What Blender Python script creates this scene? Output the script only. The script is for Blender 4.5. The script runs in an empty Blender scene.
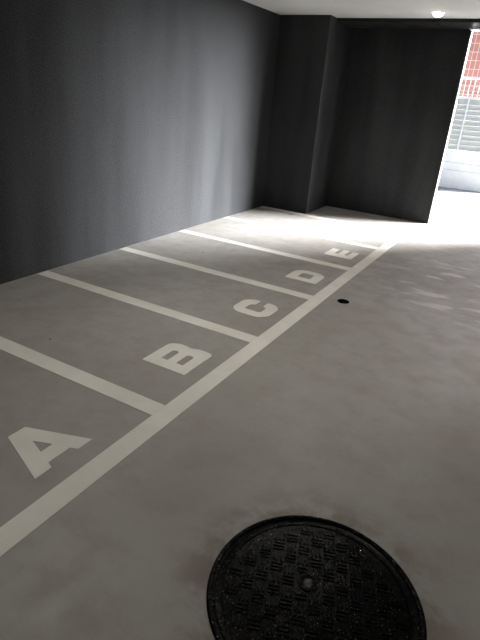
import bpy, bmesh, math, random
from mathutils import Vector, Matrix
random.seed(7)
sc = bpy.context.scene
C = sc.collection
PI = math.pi

# ---------------------------------------------------------------- helpers
def add_box(bm, x0, x1, y0, y1, z0, z1, mi=0):
    vs = [bm.verts.new((x, y, z)) for z in (z0, z1) for y in (y0, y1) for x in (x0, x1)]
    for f in ((0, 2, 3, 1), (4, 5, 7, 6), (0, 1, 5, 4), (2, 6, 7, 3), (0, 4, 6, 2), (1, 3, 7, 5)):
        bm.faces.new([vs[i] for i in f]).material_index = mi
    return vs

def add_obox(bm, c, ang, lx, ly, z0, z1):
    vs = add_box(bm, -lx / 2, lx / 2, -ly / 2, ly / 2, z0, z1)
    for v in vs:
        x, y = v.co.x, v.co.y
        # top slightly narrower: cast bars are tapered
        k = 0.72 if v.co.z > (z0 + z1) / 2 else 1.0
        x *= (1 - (1 - k) * ly / lx) if k < 1 else 1
        y *= k
        v.co.x = c[0] + x * math.cos(ang) - y * math.sin(ang)
        v.co.y = c[1] + x * math.sin(ang) + y * math.cos(ang)

def add_lathe(bm, prof, n=96, c=(0, 0)):
    """revolve a list of (r, z) about the z axis"""
    rings = []
    for r, z in prof:
        if r < 1e-6:
            rings.append([bm.verts.new((c[0], c[1], z))])
        else:
            rings.append([bm.verts.new((c[0] + r * math.cos(2 * PI * i / n), c[1] + r * math.sin(2 * PI * i / n), z)) for i in range(n)])
    for a, b in zip(rings, rings[1:]):
        for i in range(n):
            j = (i + 1) % n
            if len(a) == 1 and len(b) == 1:
                continue
            if len(a) == 1:
                bm.faces.new((a[0], b[j], b[i]))
            elif len(b) == 1:
                bm.faces.new((a[i], a[j], b[0]))
            else:
                bm.faces.new((a[i], a[j], b[j], b[i]))

def obj(name, bm, m, parent=None, loc=(0, 0, 0), smooth=False, bevel=0):
    bmesh.ops.recalc_face_normals(bm, faces=bm.faces[:])
    me = bpy.data.meshes.new(name)
    bm.to_mesh(me); bm.free()
    for k in (m if isinstance(m, (list, tuple)) else [m]):
        me.materials.append(k)
    if smooth:
        for p in me.polygons:
            p.use_smooth = True
    o = bpy.data.objects.new(name, me)
    C.objects.link(o)
    o.location = loc
    if parent:
        o.parent = parent
    if smooth:
        md = o.modifiers.new('edges', 'EDGE_SPLIT'); md.split_angle = math.radians(35)
    if bevel:
        md = o.modifiers.new('bevel', 'BEVEL'); md.width = bevel; md.segments = 2; md.limit_method = 'ANGLE'
    return o

def tag(o, label, cat, group=None):
    o['label'] = label; o['category'] = cat
    if group:
        o['group'] = group
    return o

def thing(name, label, cat, loc=(0, 0, 0), group=None):
    o = bpy.data.objects.new(name, None)
    C.objects.link(o); o.location = loc
    o.empty_display_size = 0.1
    return tag(o, label, cat, group)

def struct(name, boxes, m, bevel=0):
    bm = bmesh.new()
    for b in boxes:
        add_box(bm, *b)
    o = obj(name, bm, m, bevel=bevel)
    o['kind'] = 'structure'
    return o

# ---------------------------------------------------------------- materials
class NT:
    def __init__(s, name):
        s.m = bpy.data.materials.new(name); s.m.use_nodes = True
        s.t = s.m.node_tree; s.n = s.t.nodes; s.l = s.t.links
        s.b = s.n['Principled BSDF']
        s.co = s.n.new('ShaderNodeTexCoord').outputs['Object']
    def lk(s, a, b): s.l.new(a, b)
    def mapping(s, scale=(1, 1, 1), rot=(0, 0, 0), loc=(0, 0, 0)):
        m = s.n.new('ShaderNodeMapping')
        m.inputs['Scale'].default_value = scale; m.inputs['Rotation'].default_value = rot; m.inputs['Location'].default_value = loc
        s.lk(s.co, m.inputs['Vector']); return m.outputs[0]
    def noise(s, scale, detail=4, rough=.55, vec=None):
        x = s.n.new('ShaderNodeTexNoise')
        x.inputs['Scale'].default_value = scale; x.inputs['Detail'].default_value = detail; x.inputs['Roughness'].default_value = rough
        s.lk(vec if vec else s.co, x.inputs['Vector']); return x.outputs['Fac']
    def ramp(s, v, a, b, lo=0.0, hi=1.0, smooth=True):
        x = s.n.new('ShaderNodeMapRange')
        if smooth: x.interpolation_type = 'SMOOTHSTEP'
        x.inputs['From Min'].default_value = a; x.inputs['From Max'].default_value = b
        x.inputs['To Min'].default_value = lo; x.inputs['To Max'].default_value = hi
        s.lk(v, x.inputs['Value']); return x.outputs['Result']
    def mul(s, a, b, op='MULTIPLY'):
        x = s.n.new('ShaderNodeMath'); x.operation = op
        for i, v in enumerate((a, b)):
            if isinstance(v, (int, float)): x.inputs[i].default_value = v
            else: s.lk(v, x.inputs[i])
        return x.outputs[0]
    def mix(s, f, a, b):
        x = s.n.new('ShaderNodeMix'); x.data_type = 'RGBA'
        for v, i in ((f, 0), (a, 6), (b, 7)):
            if isinstance(v, (int, float)): x.inputs[i].default_value = v
            elif isinstance(v, tuple): x.inputs[i].default_value = (*v, 1)
            else: s.lk(v, x.inputs[i])
        return x.outputs[2]
    def dist(s, p):
        x = s.n.new('ShaderNodeVectorMath'); x.operation = 'DISTANCE'
        s.lk(s.co, x.inputs[0]); x.inputs[1].default_value = p
        return x.outputs['Value']
    def bump(s, h, strength, d=.01):
        x = s.n.new('ShaderNodeBump'); x.inputs['Strength'].default_value = strength; x.inputs['Distance'].default_value = d
        s.lk(h, x.inputs['Height']); s.lk(x.outputs[0], s.b.inputs['Normal'])
    def set(s, col=None, rough=None, metal=None, spec=None):
        for k, v in (('Base Color', col), ('Roughness', rough), ('Metallic', metal), ('Specular IOR Level', spec)):
            if v is None: continue
            if isinstance(v, (int, float)): s.b.inputs[k].default_value = v
            elif isinstance(v, tuple): s.b.inputs[k].default_value = (*v, 1)
            else: s.lk(v, s.b.inputs[k])

MAN = (3.137, 1.173)          # manhole centre

def mat_concrete():
    t = NT('sealed_concrete')
    a = t.noise(1.1, 6, .6); b = t.noise(6.0, 5, .65); f = t.noise(160, 2, .5)
    c = t.mix(t.ramp(a, .3, .7), (.274, .257, .238), (.322, .308, .290))
    c = t.mix(t.mul(t.ramp(b, .40, .72), .45), c, (.235, .205, .178))
    c = t.mix(t.mul(t.ramp(f, .45, .75), .18), c, (.20, .18, .16))
    # pale streaks by the lane, drawn out along one direction
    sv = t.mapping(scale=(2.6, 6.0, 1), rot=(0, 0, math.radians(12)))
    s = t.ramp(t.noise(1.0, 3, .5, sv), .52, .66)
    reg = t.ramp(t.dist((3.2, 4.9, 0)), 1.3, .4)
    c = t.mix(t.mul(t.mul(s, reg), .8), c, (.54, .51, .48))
    # rusty dirt round the manhole
    d = t.dist((MAN[0], MAN[1], 0))
    r = t.mul(t.ramp(d, .52, .36), t.ramp(b, .35, .62))
    c = t.mix(t.mul(r, .6), c, (.12, .085, .06))
    # small brown stain in front of the pillar and two dark flecks
    for p, ra, k, col in (((.561, 6.60, 0), .07, .75, (.10, .055, .035)), ((.679, 4.181, 0), .016, .9, (.04, .035, .03)),
                          ((1.022, 1.936, 0), .012, .9, (.05, .04, .035)), ((1.379, 6.654, 0), .03, .6, (.12, .11, .1))):
        c = t.mix(t.mul(t.ramp(t.dist(p), ra, ra * .4), k), c, col)
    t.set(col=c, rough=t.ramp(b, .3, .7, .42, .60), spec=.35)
    t.bump(t.noise(55, 4, .6), .10, .004)
    return t.m

def mat_black_wall(name='black_textured_paint', col=(.037, .0376, .0394), rough=.42, bumpk=.9):
    t = NT(name)
    n = t.noise(95, 4, .6)
    g = t.noise(1.0, 3, .5, t.mapping(scale=(3.0, 3.0, .35)))
    c = t.mix(t.ramp(g, .3, .7), tuple(v * .72 for v in col), tuple(v * 1.28 for v in col))
    if bumpk > .3:      # gritty sprayed finish: paler grains
        c = t.mix(t.mul(t.ramp(t.noise(105, 2, .5), .5, .66), .45), c, tuple(v * 2.8 for v in col))
    t.set(col=c, rough=t.ramp(g, .3, .7, rough - .1, rough + .1), spec=.06)
    t.bump(n, bumpk, .012)
    return t.m

def mat_plain(name, col, rough=.6, metal=0, var=.06, scale=8, bumpk=0, spec=.5):
    t = NT(name)
    n = t.noise(scale, 4, .6)
    t.set(col=t.mix(t.ramp(n, .3, .7), tuple(v * (1 - var) for v in col), tuple(min(1, v * (1 + var)) for v in col)), rough=rough, metal=metal, spec=spec)
    if bumpk: t.bump(t.noise(scale * 8, 3, .6), bumpk, .004)
    return t.m

def mat_paint_line():
    t = NT('road_paint')
    w = t.noise(70, 4, .7); g = t.noise(3, 4, .6)
    c = t.mix(t.ramp(g, .3, .7), (.60, .575, .525), (.68, .655, .605))
    c = t.mix(t.mul(t.ramp(w, .60, .78), .35), c, (.36, .34, .31))
    t.set(col=c, rough=.55, spec=.3)
    t.bump(w, .15, .002)
    return t.m

def mat_iron():
    t = NT('cast_iron')
    n = t.noise(60, 4, .65)
    glint_specks = t.ramp(t.noise(170, 3, .6), .665, .71)  # bright metal specks put into the colour to give the glints
    c = t.mix(t.ramp(n, .4, .7), (.0012, .0012, .0012), (.003, .0028, .0026))
    t.set(col=t.mix(glint_specks, c, (.34, .33, .31)), rough=t.ramp(n, .3, .7, .12, .30), metal=glint_specks, spec=.06)
    t.bump(n, .6, .004)
    return t.m

def mat_tiles():
    t = NT('red_facade_tile')
    br = t.n.new('ShaderNodeTexBrick')
    br.offset = 0.0; br.squash = 1.0
    br.inputs['Scale'].default_value = 1
    br.inputs['Brick Width'].default_value = .115; br.inputs['Row Height'].default_value = .19
    br.inputs['Mortar Size'].default_value = .006; br.inputs['Mortar Smooth'].default_value = .3
    br.inputs['Color1'].default_value = (.37, .145, .115, 1); br.inputs['Color2'].default_value = (.29, .13, .115, 1)
    br.inputs['Mortar'].default_value = (.52, .48, .47, 1)
    t.lk(t.mapping(rot=(math.radians(-90), 0, 0)), br.inputs['Vector'])
    t.set(col=br.outputs['Color'], rough=.6)
    return t.m

def mat_emit(name, col, s):
    t = NT(name)
    t.b.inputs['Base Color'].default_value = (*col, 1)
    t.b.inputs['Emission Color'].default_value = (*col, 1)
    t.b.inputs['Emission Strength'].default_value = s
    return t.m

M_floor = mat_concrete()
M_wall = mat_black_wall()
M_beam = mat_black_wall('black_smooth_paint', (.024, .025, .024), .42, .12)
M_ceil = mat_plain('ceiling_paint', (.60, .595, .57), .75, var=.03, scale=2, bumpk=.04)
M_line = mat_paint_line()
M_iron = mat_iron()
M_worn = mat_plain('worn_iron', (.08, .076, .07), .3, .9, var=.2, scale=80)
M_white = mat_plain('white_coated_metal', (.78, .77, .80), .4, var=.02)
M_pave = mat_plain('pale_paving', (.32, .315, .30), .8, var=.08, scale=3, bumpk=.1)
M_block = mat_plain('pale_blockwork', (.90, .885, .85), .8, var=.04, scale=5, bumpk=.1)
M_joint = mat_plain('mortar_joint', (.30, .30, .29), .9)
M_slat = mat_plain('grey_louvre_coating', (.46, .465, .425), .45, var=.03)
M_tile = mat_tiles()
M_wire = mat_plain('galvanised_wire', (.42, .40, .41), .5, var=.03)
M_render = mat_plain('white_render', (.86, .85, .83), .85, var=.02, bumpk=.05)
M_lens = mat_emit('lit_lens', (1, .95, .86), 14)

# ---------------------------------------------------------------- the setting
H = 2.465                     # ceiling height
XP, YP, YB, XR, YF = .7005, 6.789, 7.611, 2.252, 7.019
YO = 7.68                     # outer face of the end wall
HD = 2.428                     # head of the opening
XJ = 3.72                     # right jamb
RX, RY = 6.6, -3.2            # far side and rear of the garage (out of view)
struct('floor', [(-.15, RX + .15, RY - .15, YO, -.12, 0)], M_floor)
struct('ceiling', [(-.15, RX + .15, RY - .15, YO, H, H + .2)], M_ceil)
struct('wall_left', [(-.15, 0, RY - .15, YO, 0, H)], M_wall)
struct('wall_back', [(XP, XR - .012, YB, YO, 0, HD), (XJ + .012, RX, YB, YO, 0, HD)], M_wall)
struct('wall_right', [(RX, RX + .15, RY - .15, YO, 0, H)], M_wall)
struct('wall_front', [(0, RX, RY - .15, RY, 0, H)], M_wall)
struct('pillar', [(0, XP, YP, YO, 0, H)], M_wall, bevel=.004)
struct('beam', [(XP, RX, YF, YO, HD, H)], M_beam)
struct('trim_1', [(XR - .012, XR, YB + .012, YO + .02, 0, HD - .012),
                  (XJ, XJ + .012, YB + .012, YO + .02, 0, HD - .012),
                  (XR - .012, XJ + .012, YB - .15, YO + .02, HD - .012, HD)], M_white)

# outside
struct('pavement', [(-14, 16, YO, 26, -.12, 0)], M_pave)
YW = 11.8
bm = bmesh.new()
add_box(bm, -6, 2.8, YW, YW + .2, 0, .36, 0)
add_box(bm, -6, 2.8, YW, YW + .2, .366, .512, 0)
add_box(bm, -6, 2.8, YW, YW + .2, .518, .745, 0)
add_box(bm, -6, 2.8, YW + .006, YW + .194, .36, .366, 1)
add_box(bm, -6, 2.8, YW + .006, YW + .194, .512, .518, 1)
o = obj('boundary_wall', bm, [M_block, M_joint]); o['kind'] = 'structure'

# ---------------------------------------------------------------- fence
fen = thing('louvre_fence', 'pale grey louvred fence with white wire mesh above, on low white wall', 'fence', (1.85, YW + .1, .745))
fx0, fx1 = -6.9, .94
bm = bmesh.new()
for i in range(10):
    z = .03 + i * .096
    vs = add_box(bm, fx0, fx1, -.052, .052, 0, .006, 0)
    a = math.radians(80)
    for v in vs:
        y, zz = v.co.y, v.co.z
        v.co.y = y * math.cos(a) - zz * math.sin(a); v.co.z = z + .045 + y * math.sin(a) + zz * math.cos(a)
    add_box(bm, fx0, fx1, -.028, -.008, z - .012, z - .004, 1)      # lip added in white for the lit edge of the slat
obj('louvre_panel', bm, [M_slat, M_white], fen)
for i, x in enumerate((-5.97, -3.98, -1.99, 0, .92)):
    bm = bmesh.new(); add_box(bm, x - .016, x + .016, -.075, -.045, 0, 1.0)
    obj('post', bm, M_white, fen, bevel=.004)
bm = bmesh.new(); add_box(bm, fx0, fx1, -.06, .05, .985, 1.03); obj('middle_rail', bm, M_white, fen, bevel=.004)
bm = bmesh.new(); add_box(bm, fx0, fx1, -.06, .05, 1.345, 1.39); obj('top_rail', bm, M_white, fen, bevel=.004)
bm = bmesh.new()
n = int((fx1 - fx0) / .09)
for i in range(n + 1):
    x = fx0 + i * .09
    add_box(bm, x - .003, x + .003, -.006, .006, 1.03, 1.345)
for z in (1.135, 1.24):
    add_box(bm, fx0, fx1, -.014, -.006, z - .005, z + .005)
obj('wire_mesh', bm, M_wire, fen)

# ---------------------------------------------------------------- building behind the fence
bld = thing('tiled_building', 'red tiled building with pale joints rising behind the louvred fence', 'building', (0, 15, 0))
bm = bmesh.new(); add_box(bm, -8, 2.4, 0, 6, 0, 6.5); obj('wall', bm, M_tile, bld)
bm = bmesh.new(); add_box(bm, -8.1, 2.5, -.1, 6.1, 6.5, 6.75); obj('parapet', bm, M_white, bld)

# ---------------------------------------------------------------- painted markings
TH = .0018
LX0, LX1 = 2.058, 2.1656
def paint(name, pts_list, label, cat, group, holes=()):
    """flat painted shape of a little thickness from outlines in floor coordinates, with holes"""
    cu = bpy.data.curves.new(name, 'CURVE'); cu.dimensions = '2D'; cu.fill_mode = 'BOTH'; cu.extrude = TH / 2
    cx = sum(p[0] for p in pts_list) / len(pts_list); cy = sum(p[1] for p in pts_list) / len(pts_list)
    for pts in [pts_list] + list(holes):
        s = cu.splines.new('POLY'); s.points.add(len(pts) - 1); s.use_cyclic_u = True
        for q, p in zip(s.points, pts):
            q.co = (p[0] - cx, p[1] - cy, 0, 1)
    tmp = bpy.data.objects.new(name + '_tmp', cu); C.objects.link(tmp)
    dg = bpy.context.evaluated_depsgraph_get()
    me = bpy.data.meshes.new_from_object(tmp.evaluated_get(dg))
    bpy.data.objects.remove(tmp)
    me.name = name; me.materials.clear(); me.materials.append(M_line)
    o = bpy.data.objects.new(name, me); C.objects.link(o); o.location = (cx, cy, TH / 2)
    return tag(o, label, cat, group)

def rect(x0, x1, y0, y1):
    return [(x0, y0), (x1, y0), (x1, y1), (x0, y1)]

paint('boundary_line', rect(LX0, LX1, -1.2, 6.77), 'long white painted line running past the ends of all the bays', 'floor marking', None)
DIV = [(1.7198, 'white painted line between bay letters A and B'),
       (2.7411, 'white painted line between bay letters B and C'),
       (3.7308, 'white painted line between bay letters C and D'),
       (4.7211, 'white painted line between bay letters D and E'),
       (5.7098, 'white painted line on the pillar side of bay letter E'),
       (6.700, 'white painted line along the foot of the black pillar, farthest of the bay lines')]
for y, lab in DIV:
    paint('bay_line', rect(.012, LX0 - .0005, y - .054, y + .054), lab, 'floor marking', 'bay divider lines')

def fillet(pts, r, n=6):
    """round the corners of an outline; r is one radius or one per corner"""
    out = []
    N = len(pts)
    for i, p in enumerate(pts):
        ri = r[i] if isinstance(r, (list, tuple)) else r
        if ri <= 0:
            out.append(p); continue
        P = Vector(p); A = Vector(pts[i - 1]) - P; B = Vector(pts[(i + 1) % N]) - P
        d = min(ri, A.length * .49, B.length * .49)
        a = P + A.normalized() * d; b = P + B.normalized() * d
        for k in range(n + 1):
            t = k / n
            q = a * (1 - t) ** 2 + P * 2 * t * (1 - t) + b * t * t
            out.append((q.x, q.y))
    return out

VX = 1.957                    # foot line of the letters
def L(y0, uv):                # u to the right along the bays, v up towards the wall
    return [(VX - v, y0 + u) for u, v in uv]
g = 'stencilled bay letters'
lt = 'bay letter'
paint('painted_letter', L(1.04, [(0, 0), (.086, 0), (.1, .037), (.219, .037), (.235, 0), (.320, 0), (.208, .316), (.114, .316)]),
      'white letter A painted on the concrete floor', lt, g,
      [L(1.04, [(.128, .116), (.192, .116), (.160, .208)])])
paint('painted_letter', L(2.081, fillet([(0, 0), (.305, 0), (.316, .05), (.316, .115), (.292, .155), (.305, .195), (.305, .255), (.275, .311), (0, .311)],
                                        [0, .05, .03, .05, .03, .04, .05, .05, 0])),
      'white letter B painted on the concrete floor', lt, g,
      [L(2.081, fillet([(.085, .074), (.212, .074), (.212, .124), (.085, .124)], [0, .025, .025, 0])),
       L(2.081, fillet([(.085, .186), (.212, .186), (.212, .234), (.085, .234)], [0, .025, .025, 0]))])
paint('painted_letter', L(3.085, fillet([(0, .06), (.065, 0), (.24, 0), (.300, .06), (.300, .124), (.213, .124), (.19, .085), (.105, .085), (.09, .1),
                                         (.09, .212), (.105, .225), (.19, .225), (.213, .187), (.300, .187), (.300, .25), (.24, .311), (.065, .311), (0, .25)],
                                        [.04, .04, .04, .04, .006, .006, .03, .01, .01, .01, .01, .03, .006, .006, .04, .04, .04, .04])),
      'white letter C painted on the concrete floor', lt, g)
paint('painted_letter', L(4.07, fillet([(0, 0), (.24, 0), (.305, .07), (.305, .235), (.24, .303), (0, .303)], [0, .05, .05, .05, .05, 0])),
      'white letter D painted on the concrete floor', lt, g,
      [L(4.07, fillet([(.085, .092), (.205, .092), (.222, .11), (.222, .2), (.205, .216), (.085, .216)], [0, .01, .01, .01, .01, 0]))])
paint('painted_letter', L(5.045, [(0, 0), (.29, 0), (.29, .066), (.11, .072), (.11, .114), (.30, .114), (.30, .176), (.11, .176), (.11, .224), (.29, .224), (.29, .302), (0, .302)]),
      'white letter E painted on the concrete floor', lt, g)

# ---------------------------------------------------------------- manhole
mh = thing('manhole_cover', 'round black cast iron manhole cover set in the concrete floor', 'manhole cover', (MAN[0], MAN[1], 0)); mh.scale = (1.014, 1.014, 1)
bm = bmesh.new()
add_lathe(bm, [(.326, .0009), (.333, .0012), (.334, .007), (.337, .009), (.346, .009), (.351, .005), (.352, .0005)], 128)
obj('frame_ring', bm, M_iron, mh, smooth=True)
bm = bmesh.new()
add_lathe(bm, [(0, .004), (.300, .004), (.303, .008), (.322, .008), (.326, .006), (.328, .0005)], 128)
lid = obj('lid', bm, M_iron, mh, smooth=True)
bm = bmesh.new()
cell = .045; ra = math.radians(20)
for i in range(-9, 10):
    for j in range(-9, 10):
        for k in (-1, 0, 1):
            lx, ly = i * cell, j * cell
            if (i + j) % 2: ly += k * cell * .31; a = ra
            else: lx += k * cell * .31; a = ra + PI / 2
            x = lx * math.cos(ra) - ly * math.sin(ra); y = lx * math.sin(ra) + ly * math.cos(ra)
            if math.hypot(x, y) > .275 or math.hypot(x + .039, y - .039) < .045: continue
            add_obox(bm, (x, y), a, cell * .86, cell * .17, .0038, .0085)
obj('tread_pattern', bm, M_iron, lid)
bm = bmesh.new()
add_lathe(bm, [(.034, .0038), (.034, .0075), (.030, .0085), (.022, .0075), (.020, .006)], 40, (-.039, .039))
obj('keyhole_rim', bm, M_iron, lid, smooth=True)
bm = bmesh.new()
add_lathe(bm, [(0, .0125), (.006, .012), (.012, .010), (.017, .0065), (.019, .0038)], 32, (-.039, .039))
o = obj('keyhole_plug', bm, M_worn, lid, smooth=True); o['label'] = 'shiny worn metal plug'

# ---------------------------------------------------------------- small floor drain
dr = thing('floor_drain', 'small round black drain cap in the floor beside the long white line', 'drain', (2.302, 3.834, 0))
bm = bmesh.new(); add_lathe(bm, [(.038, .0009), (.040, .0012), (.040, .004), (.047, .004), (.050, .0005)], 48)
obj('rim', bm, M_iron, dr, smooth=True)
bm = bmesh.new(); add_lathe(bm, [(0, .0015), (.039, .0015), (.039, .0003)], 48)
for k in range(-3, 4):
    y = k * .010; hx = math.sqrt(.037 ** 2 - y * y)
    add_box(bm, -hx, hx, y - .0025, y + .0025, .0012, .0035)
obj('grate', bm, M_iron, dr)

# ---------------------------------------------------------------- downlight
def downlight(x, y, label, power):
    t = thing('ceiling_light', label, 'ceiling light', (x, y, H))
    bm = bmesh.new(); add_lathe(bm, [(.058, .003), (.060, -.0005), (.062, -.007), (.066, -.010), (.071, -.007), (.073, .003)], 48)
    obj('trim_ring', bm, M_white, t, smooth=True)
    bm = bmesh.new(); add_lathe(bm, [(0, -.046), (.022, -.044), (.042, -.036), (.055, -.022), (.059, -.010), (.0595, -.002)], 40)
    obj('lens', bm, M_lens, t, smooth=True)
    ld = bpy.data.lights.new('downlight_lamp', 'SPOT'); ld.energy = power; ld.color = (1, .975, .90)
    ld.spot_size = math.radians(116); ld.spot_blend = .9; ld.shadow_soft_size = .05
    lo = bpy.data.objects.new('downlight_lamp', ld); C.objects.link(lo); lo.location = (x, y, H - .06)
    return t
downlight(2.02, 6.585, 'small round lit dome light on the pale ceiling near the opening', 25)
for x, y, w in ((2.25, 3.42, 92), (4.9, 3.42, 78), (1.3, 1.7, 60), (4.6, .2, 55), (2.3, -.6, 30)):  # lamps out of view, added for floor brightness; first follows the manhole glints
    downlight(x, y, 'added ceiling light out of view above the parking bays, brightens the floor', w)['group'] = 'added fill lights over the bays'

# ---------------------------------------------------------------- daylight
# overcast day: added sky glow at right, shaped to light floor and wall, no sharp sun disc
SAZ, SEL = math.radians(41), math.radians(38)
w = bpy.data.worlds.new('sky'); sc.world = w; w.use_nodes = True
nt = w.node_tree; N = nt.nodes; K = nt.links.new
bg = N['Background']
sky = N.new('ShaderNodeTexSky'); sky.sky_type = 'NISHITA'; sky.sun_disc = False
sky.sun_elevation = SEL; sky.sun_rotation = SAZ; sky.dust_density = 4; sky.air_density = 1.0
tc = N.new('ShaderNodeTexCoord'); sp = N.new('ShaderNodeSeparateXYZ'); K(tc.outputs['Generated'], sp.inputs[0])
def math_n(op, a, b=None):
    m = N.new('ShaderNodeMath'); m.operation = op
    for i, v in enumerate((a, b)):
        if v is None: continue
        if isinstance(v, (int, float)): m.inputs[i].default_value = v
        else: K(v, m.inputs[i])
    return m.outputs[0]
def step(v, a, b, lo=0.0, hi=1.0):
    m = N.new('ShaderNodeMapRange'); m.interpolation_type = 'SMOOTHSTEP'
    m.inputs['From Min'].default_value = a; m.inputs['From Max'].default_value = b
    m.inputs['To Min'].default_value = lo; m.inputs['To Max'].default_value = hi
    K(v, m.inputs['Value']); return m.outputs['Result']
az = math_n('MULTIPLY', math_n('ARCTAN2', sp.outputs['X'], sp.outputs['Y']), 180 / PI)
el = math_n('MULTIPLY', math_n('ARCSINE', sp.outputs['Z']), 180 / PI)
GLOW_L = 262
added_glow = math_n('MULTIPLY', math_n('MULTIPLY', step(az, 31.5, 41), step(az, 67, 55)),
              math_n('MULTIPLY', step(el, -2, 1), step(el, 50, 31)))
hz = N.new('ShaderNodeVectorMath'); hz.operation = 'SCALE'; hz.inputs[0].default_value = (.95, .975, 1.0)
K(math_n('MULTIPLY', added_glow, GLOW_L), hz.inputs['Scale'])
sk = N.new('ShaderNodeVectorMath'); sk.operation = 'SCALE'; sk.inputs['Scale'].default_value = .3
K(sky.outputs[0], sk.inputs[0])
ad = N.new('ShaderNodeVectorMath'); ad.operation = 'ADD'; K(hz.outputs[0], ad.inputs[0]); K(sk.outputs[0], ad.inputs[1])
K(ad.outputs[0], bg.inputs[0])
bg.inputs[1].default_value = 1
w.cycles.sampling_method = 'MANUAL'; w.cycles.sample_map_resolution = 1024

# ---------------------------------------------------------------- camera
r = Vector((.86361689, .49880075, .07323707)); u = Vector((-.26232663, .32055004, .91018263)); f = Vector((-.43052363, .80526113, -.40768115))
cd = bpy.data.cameras.new('camera'); cam = bpy.data.objects.new('camera', cd); C.objects.link(cam)
cam.matrix_world = Matrix(((r.x, u.x, -f.x, 3.403), (r.y, u.y, -f.y, 0), (r.z, u.z, -f.z, 1.5), (0, 0, 0, 1)))
cd.sensor_fit = 'VERTICAL'; cd.sensor_height = 24; cd.lens = 505.70 / 640 * 24; cd.clip_start = .05; cd.clip_end = 200
sc.camera = cam

vs = sc.view_settings
vs.view_transform = 'Standard'; vs.look = 'None'; vs.gamma = 1; vs.use_curve_mapping = False; vs.exposure = 0
